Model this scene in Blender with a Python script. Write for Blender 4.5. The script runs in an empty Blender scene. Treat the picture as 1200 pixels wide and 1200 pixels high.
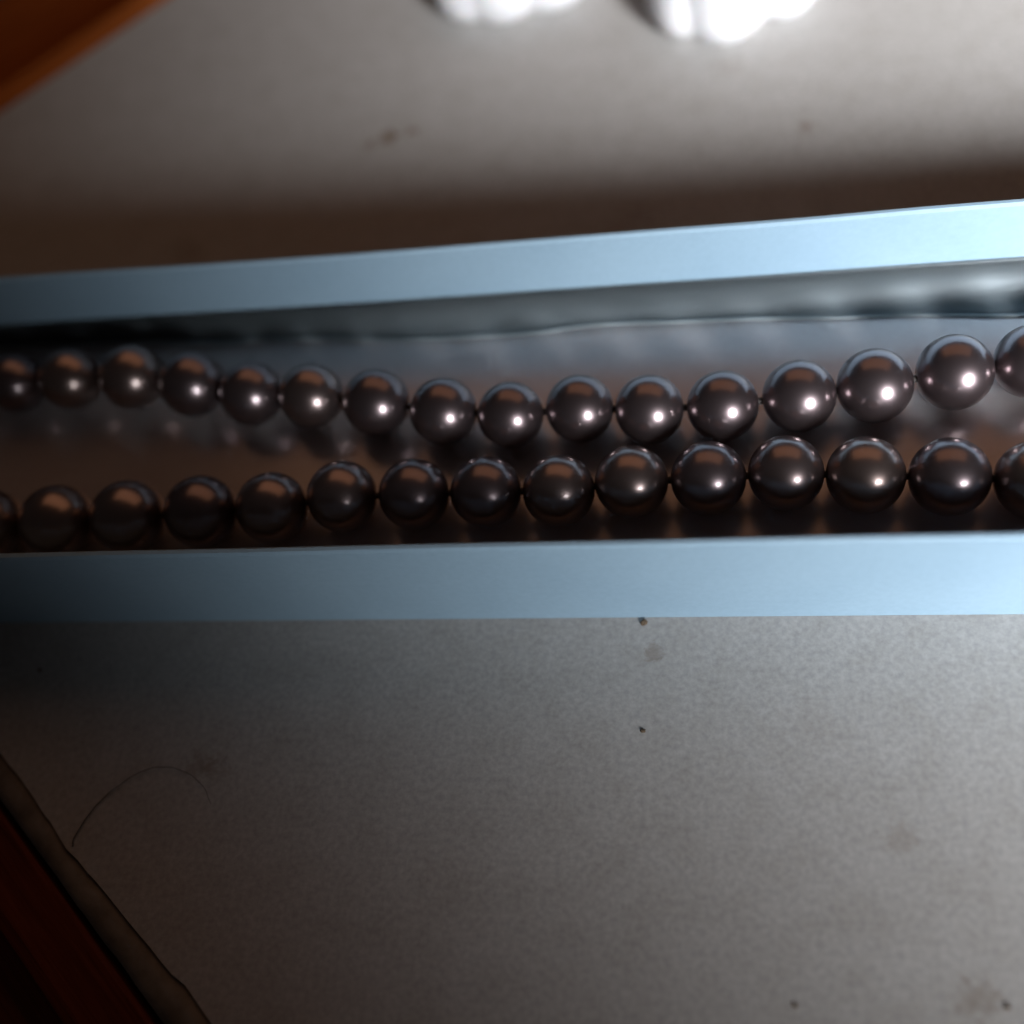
import bpy, bmesh, math, random
from mathutils import Vector, Matrix, noise
random.seed(4)
MM = 0.001
scene = bpy.context.scene
col = scene.collection

# ------------------------------------------------------------ camera
cd = bpy.data.cameras.new('camera')
cam = bpy.data.objects.new('camera', cd)
col.objects.link(cam)
RX = Vector((0.98115684, 0.06676764, -0.18131004))
RU = Vector((0.0266486, 0.88266302, 0.4692503))
RB = Vector((0.1913664, -0.4652398, 0.8642516))
m = Matrix((RX, RU, RB)).transposed().to_4x4()
m.translation = Vector((0.0, -49.23, 117.715)) * MM
cam.matrix_world = m
cd.sensor_width = 36.0
cd.lens = 36.0 * 1298.0 / 1200.0
cd.clip_start = 0.005
cd.clip_end = 20.0
cd.dof.use_dof = True
cd.dof.focus_distance = 0.1215
cd.dof.aperture_fstop = 8.0
scene.camera = cam

# ------------------------------------------------------------ dim warm room light
world = bpy.data.worlds.new('World')
scene.world = world
world.use_nodes = True
bg = world.node_tree.nodes['Background']
bg.inputs[0].default_value = (1.0, 0.84, 0.80, 1)
bg.inputs[1].default_value = 0.011


def aim(o, target):
    d = Vector(target) - o.location
    o.rotation_euler = d.to_track_quat('-Z', 'Y').to_euler()


# the window, low on the near right side: its light fades towards the left
ld = bpy.data.lights.new('window_light', 'SPOT')
ld.energy = 59.0
ld.color = (0.97, 0.98, 1.0)
ld.shadow_soft_size = 0.100
ld.spot_size = math.radians(31.3)
ld.spot_blend = 1.0
lo = bpy.data.objects.new('window_light', ld)
lo.location = Vector((264.5, -258.2, 174.0)) * MM
col.objects.link(lo)
aim(lo, Vector((94, 84, 0)) * MM)

# the warm, dim side of the room beyond the box
ad = bpy.data.lights.new('room_glow', 'AREA')
ad.shape = 'RECTANGLE'
ad.size = 0.50
ad.size_y = 0.26
ad.energy = 0.135
ad.color = (1.0, 0.50, 0.27)
ao = bpy.data.objects.new('room_glow', ad)
ao.location = Vector((25, 265, 300)) * MM
col.objects.link(ao)
aim(ao, Vector((-10, 30, 0)) * MM)

scene.view_settings.view_transform = 'Standard'
scene.view_settings.look = 'None'
scene.view_settings.exposure = 0.0
scene.view_settings.gamma = 1.0


# ------------------------------------------------------------ helpers
def tag(o, label=None, cat=None, group=None, kind=None):
    if label: o['label'] = label
    if cat: o['category'] = cat
    if group: o['group'] = group
    if kind: o['kind'] = kind
    return o


def empty(name, loc=(0, 0, 0)):
    o = bpy.data.objects.new(name, None)
    o.empty_display_size = 0.01
    o.location = Vector(loc) * MM
    col.objects.link(o)
    return o


def obj(name, bm, mat, parent=None, smooth=False, bevel=0.0, seg=2):
    """link the bmesh (millimetres) as one mesh object"""
    if bevel:
        es = [e for e in bm.edges if len(e.link_faces) == 2 and e.calc_face_angle(0) > 0.6]
        bmesh.ops.bevel(bm, geom=es, offset=bevel, segments=seg, affect='EDGES', profile=0.6)
    off = Vector((0, 0, 0))
    if parent is not None:
        off = parent.matrix_basis.translation.copy()
        if parent.parent is not None:
            off += parent.parent.matrix_basis.translation
    for v in bm.verts:
        v.co = v.co * MM - off
    bmesh.ops.recalc_face_normals(bm, faces=bm.faces)
    me = bpy.data.meshes.new(name)
    bm.to_mesh(me)
    bm.free()
    me.materials.append(mat)
    if smooth:
        for p in me.polygons: p.use_smooth = True
    o = bpy.data.objects.new(name, me)
    col.objects.link(o)
    if parent is not None: o.parent = parent
    return o


def prism(poly, z0, z1, bm=None):
    bm = bm or bmesh.new()
    a = [bm.verts.new((x, y, z0)) for x, y in poly]
    b = [bm.verts.new((x, y, z1)) for x, y in poly]
    n = len(poly)
    bm.faces.new(a[::-1]); bm.faces.new(b)
    for i in range(n):
        bm.faces.new((a[i], a[(i + 1) % n], b[(i + 1) % n], b[i]))
    return bm


def sweep(sections, closed_ends=True):
    """sections: list of closed rings (same count)"""
    bm = bmesh.new()
    rings = [[bm.verts.new(p) for p in s] for s in sections]
    n = len(rings[0])
    for r0, r1 in zip(rings, rings[1:]):
        for i in range(n):
            bm.faces.new((r0[i], r0[(i + 1) % n], r1[(i + 1) % n], r1[i]))
    if closed_ends:
        bm.faces.new(rings[0][::-1]); bm.faces.new(rings[-1])
    return bm


def tube(pts, rad, n=8, wob=0.0):
    secs = []
    N = len(pts)
    up = Vector((0, 0, 1))
    for i, p in enumerate(pts):
        t = (Vector(pts[min(i + 1, N - 1)]) - Vector(pts[max(i - 1, 0)])).normalized()
        a = t.cross(up)
        if a.length < 1e-4: a = t.cross(Vector((0, 1, 0)))
        a.normalize(); b = a.cross(t).normalized()
        r = rad(i / (N - 1)) if callable(rad) else rad
        secs.append([Vector(p) + (a * math.cos(k * 2 * math.pi / n) + b * math.sin(k * 2 * math.pi / n)) * r for k in range(n)])
    return sweep(secs)


def lerp_table(tab, x):
    if x <= tab[0][0]: return tab[0][1]
    for (x0, y0), (x1, y1) in zip(tab, tab[1:]):
        if x <= x1:
            t = (x - x0) / (x1 - x0)
            t = t * t * (3 - 2 * t)
            return y0 + (y1 - y0) * t
    return tab[-1][1]


def catmull(pts, per=8):
    P = [Vector(p) for p in pts]
    P = [P[0] * 2 - P[1]] + P + [P[-1] * 2 - P[-2]]
    out = []
    for i in range(1, len(P) - 2):
        p0, p1, p2, p3 = P[i - 1:i + 3]
        for k in range(per):
            t = k / per
            out.append(0.5 * ((2 * p1) + (p2 - p0) * t + (2 * p0 - 5 * p1 + 4 * p2 - p3) * t * t + (3 * p1 - p0 - 3 * p2 + p3) * t ** 3))
    out.append(P[-2])
    return out


# ------------------------------------------------------------ materials
class NT:
    def __init__(s, name):
        s.m = bpy.data.materials.new(name)
        s.m.use_nodes = True
        s.t = s.m.node_tree
        s.b = s.t.nodes['Principled BSDF']

    def n(s, typ, **kw):
        nd = s.t.nodes.new(typ)
        for k, v in kw.items(): setattr(nd, k, v)
        return nd

    def l(s, a, b): s.t.links.new(a, b)

    def coord(s, scale=(1, 1, 1)):
        g = s.n('ShaderNodeNewGeometry')
        mp = s.n('ShaderNodeMapping')
        s.l(g.outputs['Position'], mp.inputs[0])
        mp.inputs['Scale'].default_value = scale
        return mp.outputs[0]

    def noise(s, vec, scale, detail=4, rough=0.55, dist=0.0):
        nd = s.n('ShaderNodeTexNoise')
        s.l(vec, nd.inputs['Vector'])
        nd.inputs['Scale'].default_value = scale
        nd.inputs['Detail'].default_value = detail
        nd.inputs['Roughness'].default_value = rough
        nd.inputs['Distortion'].default_value = dist
        return nd.outputs[0]

    def ramp(s, fac, stops):
        nd = s.n('ShaderNodeValToRGB')
        s.l(fac, nd.inputs[0])
        el = nd.color_ramp.elements
        while len(el) > 1: el.remove(el[-1])
        el[0].position = stops[0][0]; el[0].color = (*stops[0][1], 1) if len(stops[0][1]) == 3 else stops[0][1]
        for p, c in stops[1:]:
            e = el.new(p); e.color = (*c, 1)
        return nd.outputs[0]

    def mix(s, fac, a, b, mode='MIX'):
        nd = s.n('ShaderNodeMix', data_type='RGBA', blend_type=mode)
        for sock, v in ((nd.inputs[0], fac), (nd.inputs[6], a), (nd.inputs[7], b)):
            if isinstance(v, (int, float)): sock.default_value = v
            elif isinstance(v, tuple): sock.default_value = (*v, 1)
            else: s.l(v, sock)
        return nd.outputs[2]

    def math(s, op, a, b=0.0, clamp=False):
        nd = s.n('ShaderNodeMath', operation=op, use_clamp=clamp)
        for sock, v in ((nd.inputs[0], a), (nd.inputs[1], b)):
            if isinstance(v, (int, float)): sock.default_value = v
            else: s.l(v, sock)
        return nd.outputs[0]

    def bump(s, h, strength, dist):
        nd = s.n('ShaderNodeBump')
        nd.inputs['Strength'].default_value = strength
        nd.inputs['Distance'].default_value = dist
        s.l(h, nd.inputs['Height'])
        s.l(nd.outputs[0], s.b.inputs['Normal'])

    def set(s, **kw):
        for k, v in kw.items():
            sock = s.b.inputs[k.replace('_', ' ')]
            if isinstance(v, (int, float)): sock.default_value = v
            elif isinstance(v, tuple): sock.default_value = (*v, 1)
            else: s.l(v, sock)
        return s


# worn grey laminate of the table
STAINS = [(-60.6, -18.0, 2.4, 0.4), (-58.4, -18.2, 2.2, 0.3), (-50.2, 80.9, 2.4, 0.9), (-46.5, 81.6, 1.6, 0.7), (-53.0, 79.5, 1.3, 0.7), (12.5, 75, 1.8, .5),
          (-8.6, -4.2, 1.5, 0.5), (1.5, 89.0, 3.5, 0.22), (16.0, -24, 2.5, 0.3), (21.5, -38.5, 2.6, 0.5), (-12, 60, 5, .25),
          (-30, -30, 5, 0.12), (8, -12, 4, 0.12), (-79.0, 60, 4, .25)]
t = NT('grey_laminate')
v = t.coord()
big = t.noise(v, 28, 4, 0.6, 0.4)
mid = t.noise(v, 240, 5, 0.65, 0.2)
fine = t.noise(v, 1500, 3, 0.6)
c = t.ramp(big, [(0.3, (0.40, 0.39, 0.375)), (0.7, (0.44, 0.43, 0.42))])
c = t.mix(0.55, c, t.ramp(mid, [(0.3, (0.37, 0.355, 0.335)), (0.52, (0.43, 0.42, 0.41)), (0.75, (0.48, 0.47, 0.46))]))
c = t.mix(0.55, c, t.ramp(fine, [(0.32, (0.62, 0.62, 0.64)), (0.5, (0.86, 0.85, 0.84)), (0.68, (1.08, 1.08, 1.08))]), 'MULTIPLY')
scr = t.noise(t.coord((60, 420, 60)), 1.0, 3, 0.5, 0.6)
c = t.mix(t.math('MULTIPLY', t.ramp(scr, [(0.62, (0, 0, 0)), (0.74, (1, 1, 1))]), 0.16), c, (0.27, 0.25, 0.23))
mott = t.noise(v, 700, 4, 0.7, 1.0)
for (sx, sy, sr, st) in STAINS:
    g = t.n('ShaderNodeNewGeometry')
    vm = t.n('ShaderNodeVectorMath', operation='DISTANCE')
    t.l(g.outputs['Position'], vm.inputs[0])
    vm.inputs[1].default_value = (sx * MM, sy * MM, 0)
    d = t.math('DIVIDE', vm.outputs['Value'], sr * MM)
    d = t.math('ADD', d, t.math('MULTIPLY', t.math('SUBTRACT', mott, 0.5), 3.2))
    mk = t.ramp(t.math('SUBTRACT', 1.0, d, True), [(0.1, (0, 0, 0)), (0.75, (1, 1, 1))])
    c = t.mix(t.math('MULTIPLY', mk, st * 0.85), c, (0.17, 0.12, 0.075))
t.set(Base_Color=c, Roughness=0.58, Specular_IOR_Level=0.3)
t.bump(t.mix(0.5, mid, fine), 0.25, 0.00012)
M_LAM = t.m


def wood(name, dark, light, rough, angle):
    t = NT(name)
    g = t.n('ShaderNodeNewGeometry')
    mp = t.n('ShaderNodeMapping')
    mp.vector_type = 'TEXTURE'
    t.l(g.outputs['Position'], mp.inputs[0])
    mp.inputs['Rotation'].default_value = (0, 0, angle)
    mp.inputs['Scale'].default_value = (0.05, 0.0035, 0.0035)
    n1 = t.noise(mp.outputs[0], 1.0, 6, 0.6, 0.7)
    mp2 = t.n('ShaderNodeMapping'); mp2.vector_type = 'TEXTURE'
    t.l(g.outputs['Position'], mp2.inputs[0])
    mp2.inputs['Rotation'].default_value = (0, 0, angle)
    mp2.inputs['Scale'].default_value = (0.012, 0.0006, 0.0006)
    n2 = t.noise(mp2.outputs[0], 1.0, 4, 0.6, 0.2)
    c = t.ramp(n1, [(0.3, dark), (0.7, light)])
    c = t.mix(0.6, c, t.ramp(n2, [(0.35, (0.45, 0.38, 0.33)), (0.6, (1, 1, 1))]), 'MULTIPLY')
    t.set(Base_Color=c, Roughness=rough + 0.2, Specular_IOR_Level=0.03)
    t.bump(n2, 0.2, 0.0002)
    return t.m


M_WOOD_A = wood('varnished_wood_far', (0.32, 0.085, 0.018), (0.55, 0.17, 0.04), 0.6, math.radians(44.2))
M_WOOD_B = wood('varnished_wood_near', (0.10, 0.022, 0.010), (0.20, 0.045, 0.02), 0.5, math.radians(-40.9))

t = NT('putty')
v = t.coord()
c = t.ramp(t.noise(v, 300, 4), [(0.3, (0.13, 0.11, 0.09)), (0.7, (0.24, 0.21, 0.185))])
t.set(Base_Color=c, Roughness=0.8)
t.bump(t.noise(v, 600, 4), 0.5, 0.0003)
M_PUTTY = t.m

t = NT('dark_board')
v = t.coord()
t.set(Base_Color=t.ramp(t.noise(v, 200, 3), [(0.3, (0.02, 0.014, 0.01)), (0.7, (0.045, 0.03, 0.022))]), Roughness=0.9)
M_BOARD = t.m

# pale blue card
t = NT('pale_blue_card')
v = t.coord()
f1 = t.noise(v, 1100, 4, 0.65)
f2 = t.noise(v, 60, 3, 0.5)
c = t.ramp(f2, [(0.3, (0.28, 0.415, 0.53)), (0.7, (0.31, 0.45, 0.565))])
c = t.mix(0.5, c, t.ramp(f1, [(0.3, (0.86, 0.87, 0.88)), (0.65, (1, 1, 1))]), 'MULTIPLY')
t.set(Base_Color=c, Roughness=0.62, Specular_IOR_Level=0.35)
t.bump(f1, 0.22, 0.00008)
M_CARD = t.m

t = NT('glossy_taupe_lining')
v = t.coord()
f1 = t.noise(t.coord((0.35, 1, 1)), 90, 4, 0.55, 0.5)
f2 = t.noise(v, 900, 3, 0.6)
c = t.ramp(f1, [(0.3, (0.50, 0.45, 0.45)), (0.7, (0.57, 0.52, 0.525))])
c = t.mix(0.4, c, t.ramp(f2, [(0.3, (0.85, 0.85, 0.85)), (0.7, (1, 1, 1))]), 'MULTIPLY')
t.set(Base_Color=c, Metallic=0.30, Roughness=0.27, Specular_IOR_Level=1.0, Subsurface_Weight=1.0, Subsurface_Scale=0.008)
t.b.inputs['Subsurface Radius'].default_value = (1.0, 0.85, 0.8)
t.bump(f1, 0.12, 0.0004)
M_LINING = t.m

t = NT('blue_grey_film')
v = t.coord((0.25, 1, 1))
f1 = t.noise(v, 160, 4, 0.55, 0.5)
c = t.ramp(f1, [(0.3, (0.19, 0.26, 0.31)), (0.7, (0.24, 0.315, 0.365))])
t.set(Base_Color=c, Metallic=0.1, Roughness=0.42, Subsurface_Weight=1.0, Subsurface_Scale=0.007)
t.b.inputs['Subsurface Radius'].default_value = (1.0, 1.0, 1.0)
t.bump(f1, 0.25, 0.0005)
M_FILM = t.m

t = NT('pale_film_edge')
t.set(Base_Color=(0.34, 0.40, 0.43), Roughness=0.45)
M_EDGE = t.m

# pearls: dark bronze-grey lustre
t = NT('dark_grey_pearl')
oi = t.n('ShaderNodeObjectInfo')
base = t.ramp(oi.outputs['Random'], [(0.0, (0.20, 0.155, 0.162)), (0.5, (0.25, 0.20, 0.21)), (1.0, (0.32, 0.245, 0.225))])
tc = t.n('ShaderNodeTexCoord')
nz = t.noise(tc.outputs['Object'], 320, 3, 0.5)
base = t.mix(0.5, base, t.ramp(nz, [(0.3, (0.8, 0.78, 0.8)), (0.7, (1, 1, 1))]), 'MULTIPLY')
t.bump(t.noise(tc.outputs['Object'], 260, 3, 0.5), 0.35, 0.0002)
t.set(Base_Color=base, Metallic=0.92, Roughness=0.30, Coat_Weight=0.85, Coat_Roughness=0.17, Coat_IOR=1.55)
M_PEARL = t.m

t = NT('silk_string')
t.set(Base_Color=(0.045, 0.038, 0.036), Roughness=0.7)
M_STRING = t.m

t = NT('clasp_metal')
t.set(Base_Color=(0.55, 0.54, 0.52), Metallic=1.0, Roughness=0.22)
M_METAL = t.m

t = NT('white_glaze')
v = t.coord()
t.set(Base_Color=t.ramp(t.noise(v, 120, 3), [(0.3, (0.60, 0.60, 0.62)), (0.7, (0.68, 0.68, 0.70))]), Roughness=0.35,
      Subsurface_Weight=0.15, Subsurface_Scale=0.002)
M_WHITE = t.m

t = NT('hair')
t.set(Base_Color=(0.05, 0.045, 0.045), Roughness=0.5)
M_HAIR = t.m
t = NT('crumb')
v = t.coord()
t.set(Base_Color=t.ramp(t.noise(v, 2500, 3), [(0.3, (0.06, 0.04, 0.025)), (0.7, (0.20, 0.14, 0.09))]), Roughness=0.9)
M_CRUMB = t.m

# ------------------------------------------------------------ table
P0 = Vector((-169.3, 49.9))
DU = Vector((0.717, 0.697)).normalized()       # along the far left rail
DV = Vector((0.756, -0.655)).normalized()      # along the near left rail
LU, LV = 620.0, 640.0
table = tag(empty('table', (120, 60, 0)), 'grey topped table with varnished brown wooden edging under everything', 'table')


def uv(u, v_): 
    p = P0 + DU * u + DV * v_
    return (p.x, p.y)


# panel: its near-left edge is slightly wavy where the laminate has lifted; offset inward by a strip
WV = [(-5, 3.4), (55, 3.4), (100, 3.5), (112, 3.6), (122, 3.2), (132, 3.7), (139, 3.9), (146, 4.4), (160, 3.2), (640, 3.0)]
edge = []
for i in range(90):
    vv = 0 + i * 640 / 89 if i < 0 else None
vs = [k * 2.0 for k in range(0, 100)] + [220 + k * 21 for k in range(0, 21)]
vs = [x for x in vs if x <= 640]
for vv in vs:
    edge.append(uv(lerp_table(WV, vv) + 0.25 * noise.noise(Vector((vv * 0.35, 0, 0))) , vv))
poly = edge + [uv(LU, vs[-1]), uv(LU, 0.0)]
panel = obj('panel', prism(poly, -3.0, 0.0), M_LAM, table)
panel['label'] = 'worn pale grey laminate panel with small brown stains'
# board below
obj('board', prism([uv(-2, -2), uv(LU + 2, -2), uv(LU + 2, 642), uv(-2, 642)], -16.0, -3.05), M_BOARD, table)
# strip of old putty between laminate and wood
secs = []
for vv in vs:
    w1 = lerp_table(WV, vv) - 0.22 + 0.25 * noise.noise(Vector((vv * 0.35, 0, 0)))
    w0 = 0.42 + 0.3 * noise.noise(Vector((vv * 0.2, 5, 0)))
    zt = -0.2 + 0.18 * noise.noise(Vector((vv * 0.15, 9, 0)))
    a = uv(w0, vv); b = uv(w1, vv); mth = uv((w0 + w1) / 2, vv)
    secs.append([(a[0], a[1], -3.0), (b[0], b[1], -3.0), (b[0], b[1], zt - 0.2), (mth[0], mth[1], zt), (a[0], a[1], zt - 0.25)])
st = obj('filler_strip', sweep(secs), M_PUTTY, table, smooth=True)
st['label'] = 'narrow crumbling greyish filler strip beside the dark wood'

# rails with a flat band, then sloping down outward
PROF = [(0.45, -3.0), (0.45, -0.7), (0.9, -0.25), (6.2, -0.25), (7.6, -0.7), (8.6, -2.4), (14.0, -9.5), (78.0, -25.0), (80.0, -30.0), (80.0, -44.0), (0.45, -44.0)]


def rail(axis, mat, label):
    secs = []
    for end in (0, 1):
        ring = []
        for (d, z) in PROF:
            if axis == 'u0':      # far-left rail, runs along DU at v = -d
                p = uv(-d if end == 0 else LU + d, -d)
            elif axis == 'v0':
                p = uv(-d, -d if end == 0 else 640 + d)
            elif axis == 'u1':
                p = uv(-d if end == 0 else LU + d, 640 + d)
            else:
                p = uv(LU + d, -d if end == 0 else 640 + d)
            ring.append((p[0], p[1], z))
        secs.append(ring)
    o = obj('wooden_rail', sweep(secs), mat, table)
    if label: o['label'] = label
    return o


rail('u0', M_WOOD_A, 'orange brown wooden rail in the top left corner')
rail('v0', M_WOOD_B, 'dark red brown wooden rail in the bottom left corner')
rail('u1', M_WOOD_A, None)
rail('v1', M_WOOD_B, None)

# ------------------------------------------------------------ jewellery box
H = 18.1
T = 1.0
X0, X1 = -127.0, 92.0
YI = 41.0
box = tag(empty('jewellery_box', (-17, 21, 0)), 'long open pale blue cardboard box holding the dark pearl necklace', 'box')


def wall_long(ya, bow, lab):
    secs = []
    n = 60
    for i in range(n + 1):
        x = X0 + (X1 - X0) * i / n
        ring = []
        b = bow(x)
        for (dy, z) in ((0, 0.03), (T, 0.03), (T, 6), (T, 12), (T, H - 0.35), (T - 0.3, H), (0.3, H), (0, H - 0.35), (0, 12), (0, 6)):
            k = z / H
            ring.append((x, ya + dy + b * k, z + (0.12 * noise.noise(Vector((x * 0.05, ya, 0))) if z > 12 else 0)))
        secs.append(ring)
    o = obj('wall', sweep(secs), M_CARD, box, smooth=False)
    o['label'] = lab
    for p in o.data.polygons: p.use_smooth = True
    o.data.set_sharp_from_angle(angle=math.radians(35)) if hasattr(o.data, 'set_sharp_from_angle') else None
    return o


wall_long(0.0, lambda x: -0.05 + 0.15 * math.sin((x + 120) * 0.015), 'near long pale blue wall of the box')
FB = [(-127, 0.4), (-94, 0.1), (-46, -0.4), (-4, -0.2), (33, 0.2), (92, 0.5)]
wall_long(YI, lambda x: lerp_table(FB, x), 'far long pale blue wall of the box')
for xx in (X0, X1 - T):
    bm = prism([(xx, T + 0.02), (xx + T, T + 0.02), (xx + T, YI - 0.02), (xx, YI - 0.02)], 0.03, H - 0.02)
    obj('wall', bm, M_CARD, box, bevel=0.25)['label'] = 'short pale blue end wall of the box'
obj('base', prism([(X0 + T + .02, T + .02), (X1 - T - .02, T + .02), (X1 - T - .02, YI - .02), (X0 + T + .02, YI - .02)], 0.05, 1.3), M_CARD, box)

# lining: glossy floor with a rim curling up the walls
LINE = [(-127, 40.55), (-102, 40.3), (-88, 40.0), (-62, 39.0), (-36, 37.5), (-26, 37.5), (-15, 38.3), (0, 37.9), (20, 37.0), (35, 36.0), (60, 35.6), (92, 36)]
ZF = 4.5


def lining_profile(x):
    ly = lerp_table(LINE, x)
    zt = 9.6 + 0.5 * noise.noise(Vector((x * 0.03, 2, 0)))
    w1 = 0.30 * noise.noise(Vector((x * 0.03, 7.3, 0)))
    pts = [(1.35, ZF + 4.6), (1.5, ZF + 2.2), (1.9, ZF + 0.8), (2.7, ZF + 0.15), (3.6, ZF)]
    for k in range(1, 8):
        y = 3.6 + (ly - 4.2 - 3.6) * k / 7
        pts.append((y, ZF + 0.03 * noise.noise(Vector((x * 0.05, y * 0.1, 0)))))
    pts += [(ly - 2.0, ZF), (ly - 0.5, ZF + 0.02), (ly - 0.12, ZF + 0.02), (ly, ZF), (ly + 0.16, ZF - 0.04), (ly + 0.3, ZF - 0.1), (ly + 0.3, ZF - 0.6)]
    return pts


secs = []
for i in range(111):
    x = X0 + T + 0.1 + (X1 - X0 - 2 * T - 0.2) * i / 110
    pr = lining_profile(x)
    low = [(y, 1.5) for y in (pr[-1][0], 1.35)]
    secs.append([(x, y, z) for y, z in pr] + [(x, y, z) for y, z in low])
lin = obj('lining', sweep(secs), M_LINING, box, smooth=True)
lin['label'] = 'shiny taupe grey lining sheet under the pearls'
if hasattr(lin.data, 'set_sharp_from_angle'): lin.data.set_sharp_from_angle(angle=math.radians(50))

# film rim curling up from the lining to the far wall
secs = []
for i in range(161):
    x = X0 + T + 0.1 + (X1 - X0 - 2 * T - 0.2) * i / 160
    ly = lerp_table(LINE, x) + 0.36
    zt = 9.3
    w1 = 0.10 * noise.noise(Vector((x * 0.035, 7.3, 0)))
    room = YI - 0.03 + lerp_table(FB, x) * zt / H - ly
    top, bot = [], []
    for k in range(0, 11):
        a = k / 10
        yy = ly + room * math.sin(a * math.pi / 2)
        zz = ZF - 0.1 + (zt - ZF + 0.1) * (1 - math.cos(a * math.pi / 2)) ** 0.9 + w1 * math.sin(a * math.pi) * min(1, room / 3)
        top.append((x, yy, zz)); bot.append((x, yy + 0.05, zz - 0.3))
    secs.append(top + bot[::-1])
rim = obj('film_rim', sweep(secs), M_FILM, box, smooth=True)
rim['label'] = 'blue grey film curling up against the far wall'

ep = []
for i in range(161):
    x = X0 + T + 0.2 + (X1 - X0 - 2 * T - 0.4) * i / 160
    ep.append((x, lerp_table(LINE, x) + 0.15 + 0.12 * noise.noise(Vector((x * 0.08, 3, 3))), ZF + 0.12))
obj('film_edge', tube(ep, lambda a: 0.2 + 0.08 * noise.noise(Vector((a * 14, 1, 1))), 8), M_EDGE, box, smooth=True)['label'] = 'thin pale line where the film is folded'

# ------------------------------------------------------------ necklace
UP = [(-94.08, 31.42, 3.95), (-85.77, 31.43, 4.12), (-76.63, 31.09, 4.28), (-67.66, 29.42, 4.28), (-59.26, 27.62, 4.12),
      (-51.02, 26.82, 4.10), (-42.29, 25.37, 4.15), (-33.55, 23.6, 4.15), (-25.24, 22.75, 4.03), (-16.91, 23.21, 4.05),
      (-8.7, 22.66, 4.05), (-0.29, 22.66, 4.12), (8.32, 23.52, 4.15), (16.65, 24.41, 4.2), (25.33, 25.66, 4.25), (33.6, 26.75, 4.1)]
LO = [(-90.85, 9.49, 4.5), (-81.35, 9.73, 4.5), (-71.88, 10.08, 4.5), (-62.37, 10.53, 4.42), (-53.39, 10.86, 4.3),
      (-44.78, 12.11, 4.25), (-35.97, 12.16, 4.2), (-27.38, 12.24, 4.15), (-18.88, 12.07, 4.15), (-10.62, 12.93, 4.15),
      (-2.06, 13.06, 4.18), (6.37, 13.4, 4.17), (14.76, 12.81, 4.2), (23.31, 12.24, 4.25), (31.75, 11.6, 4.15)]
left = [(-102.4, 31.2, 4.05), (-110.2, 28.2, 4.05), (-114.6, 21.3, 4.05), (-113.4, 13.4, 4.05), (-107.2, 8.3, 4.05), (-99.1, 8.9, 4.0)]
right_u = [(42.0, 27.9, 4.1), (50.3, 28.6, 4.1), (58.6, 28.3, 4.1), (66.4, 25.6, 4.1)]
right_l = [(40.1, 11.3, 4.1), (48.4, 11.4, 4.1), (56.7, 12.0, 4.1), (64.5, 14.6, 4.1)]
neck = tag(empty('pearl_necklace', (-30, 20, ZF)), 'dark bronze grey pearl necklace lying as two strands in the blue box', 'necklace')
chain = list(reversed(UP)) + left + LO
chain = list(reversed(right_u)) + chain + right_l
bm = bmesh.new()
bmesh.ops.create_uvsphere(bm, u_segments=48, v_segments=32, radius=1.0)
pm = bpy.data.meshes.new('pearl')
for v_ in bm.verts: v_.co *= MM
bm.to_mesh(pm); bm.free()
pm.materials.append(M_PEARL)
for p in pm.polygons: p.use_smooth = True
for (x, y, r) in chain:
    o = bpy.data.objects.new('pearl', pm)
    o.parent = neck
    o.location = Vector((x + 30, y - 20, r + 0.02)) * MM
    s = r
    o.scale = (s * random.uniform(0.99, 1.01), s * random.uniform(0.985, 1.01), s * random.uniform(0.985, 1.0))
    o.rotation_euler = (random.uniform(-.3, .3), random.uniform(-.3, .3), random.uniform(0, 6))
    col.objects.link(o)
pts = [Vector((x, y, ZF + r)) for x, y, r in chain]
obj('string', tube(pts, 0.42, 8), M_STRING, neck, smooth=True)
# clasp closing the loop
ca, cb = pts[0], pts[-1]
n = 16
cp = [ca.lerp(cb, k / n) for k in range(n + 1)]
obj('clasp', tube(cp, lambda a: 0.5 + 1.5 * max(0, math.sin(math.pi * min(1, max(0, (a - .3) / .4)))) ** .5, 16), M_METAL, neck, smooth=True)


# ------------------------------------------------------------ white glazed ornaments
def ornament(lobes, cen, label, k=0.9):
    def sdf(p):
        ds = []
        for (c, r) in lobes:
            q = Vector(((p.x - c[0]) / r[0], (p.y - c[1]) / r[1], (p.z - c[2]) / r[2]))
            ds.append((q.length - 1) * min(r))
        mn = min(ds)
        return mn - k * math.log(sum(math.exp(-(d - mn) / k) for d in ds)) * 0.8
    bm = bmesh.new()
    bmesh.ops.create_icosphere(bm, subdivisions=6, radius=1.0)
    c = Vector(cen)
    for v_ in bm.verts:
        d = v_.co.normalized()
        a, b = 0.0, 60.0
        for _ in range(22):
            mm_ = (a + b) / 2
            if sdf(c + d * mm_) < 0: a = mm_
            else: b = mm_
        p = c + d * a
        if p.z < 0.02: p.z = 0.02
        v_.co = p
    o = obj('ceramic_ornament', bm, M_WHITE, None, smooth=True)
    # object origin at its base
    off = Vector((cen[0], cen[1], 0)) * MM
    o.data.transform(Matrix.Translation(-off))
    o.location = off
    tag(o, label, 'ornament', 'white lobed ornaments at the top edge')
    return o


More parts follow.
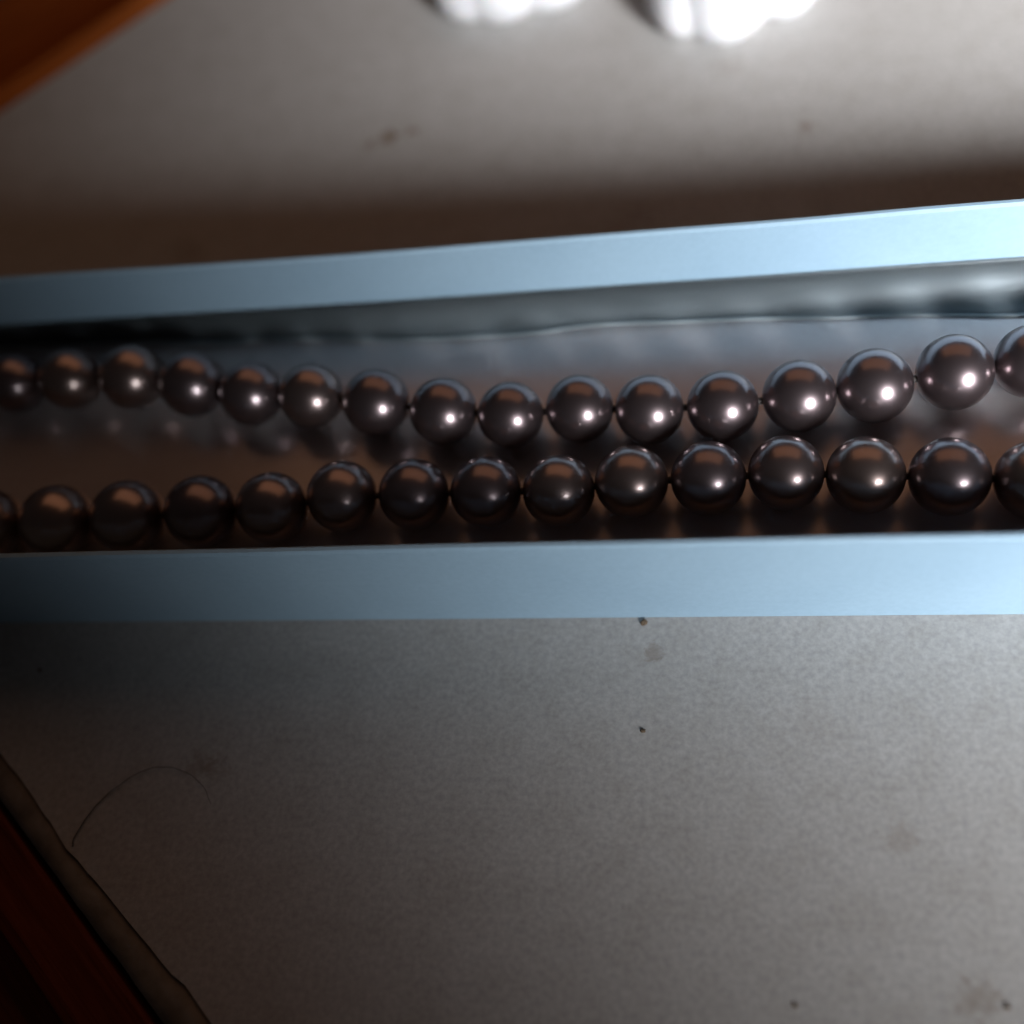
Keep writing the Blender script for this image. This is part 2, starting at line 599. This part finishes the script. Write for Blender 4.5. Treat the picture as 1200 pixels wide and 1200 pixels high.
ornament([((-39.4, 111.8, 4.0), (6.2, 8.8, 5.8)), ((-33.5, 110.8, 4.4), (7.2, 8.8, 7.0)), ((-26.0, 112.2, 4.2), (7.8, 8.8, 6.6)),
          ((-33, 121, 5), (15, 17.2, 7))], (-33, 117, 5),
         'white glazed lobed ornament left of the other one, nearer the wooden corner', 0.42)
ornament([((-4.8, 103.0, 4.0), (5.6, 9.2, 6.2)), ((1.5, 101.0, 4.6), (7.4, 9.4, 7.6)), ((10.2, 104.8, 4.2), (6.4, 9.0, 6.8)),
          ((2, 113, 5), (14, 17.2, 7))], (1.5, 107, 5),
         'white glazed lobed ornament right of the other one, reaching lower into view', 0.42)

# ------------------------------------------------------------ hair and crumbs
hp = [(-74.1, -27.6), (-74.0, -26.2), (-72.3, -22.9), (-69.9, -20.4), (-67.4, -18.8), (-64.8, -18.3), (-62.0, -18.9), (-59.6, -20.4), (-58.2, -22.4)]
hp3 = catmull([(x, y, 0.12 + 0.25 * math.sin(i * 0.31)) for i, (x, y) in enumerate(hp)], 8)
hp3 = [p + Vector((0.10 * noise.noise(p * 0.9), 0.10 * noise.noise(p * 0.9 + Vector((9, 0, 0))), 0)) for p in hp3]
o = obj('hair', tube(hp3, lambda a: 0.085 * (1 - 0.75 * a), 6), M_HAIR, None, smooth=True)
tag(o, 'single dark curled hair lying on the grey table near the bottom left corner', 'hair')


def crumb(x, y, r, label):
    bm = bmesh.new()
    bmesh.ops.create_icosphere(bm, subdivisions=3, radius=1)
    s = random.random() * 50
    for v_ in bm.verts:
        k = 1 + 0.5 * noise.noise(v_.co * 1.6 + Vector((s, 0, 0)))
        v_.co = Vector((v_.co.x * r * 1.3 * k, v_.co.y * r * k, max(-0.5, v_.co.z) * r * 0.7 * k + 0.4 * r))
        v_.co += Vector((x, y, 0))
    o = obj('crumb', bm, M_CRUMB, None, smooth=True)
    off = Vector((x, y, 0)) * MM
    o.data.transform(Matrix.Translation(-off)); o.location = off
    tag(o, label, 'crumb', 'crumbs on the table')


crumb(-9.7, -0.65, 0.32, 'tiny dark crumb touching the foot of the blue box')
crumb(-9.7, -13.3, 0.22, 'tiny brown crumb on the grey table a little below the box')
crumb(5.0, -39.9, 0.18, 'tiny dark crumb at the bottom edge of the grey table')
crumb(24.0, -39.0, 0.22, 'tiny dark crumb in the bottom right corner of the grey table')
crumb(-84.5, -6.4, 0.22, 'tiny dark crumb in the shade at the left under the box')
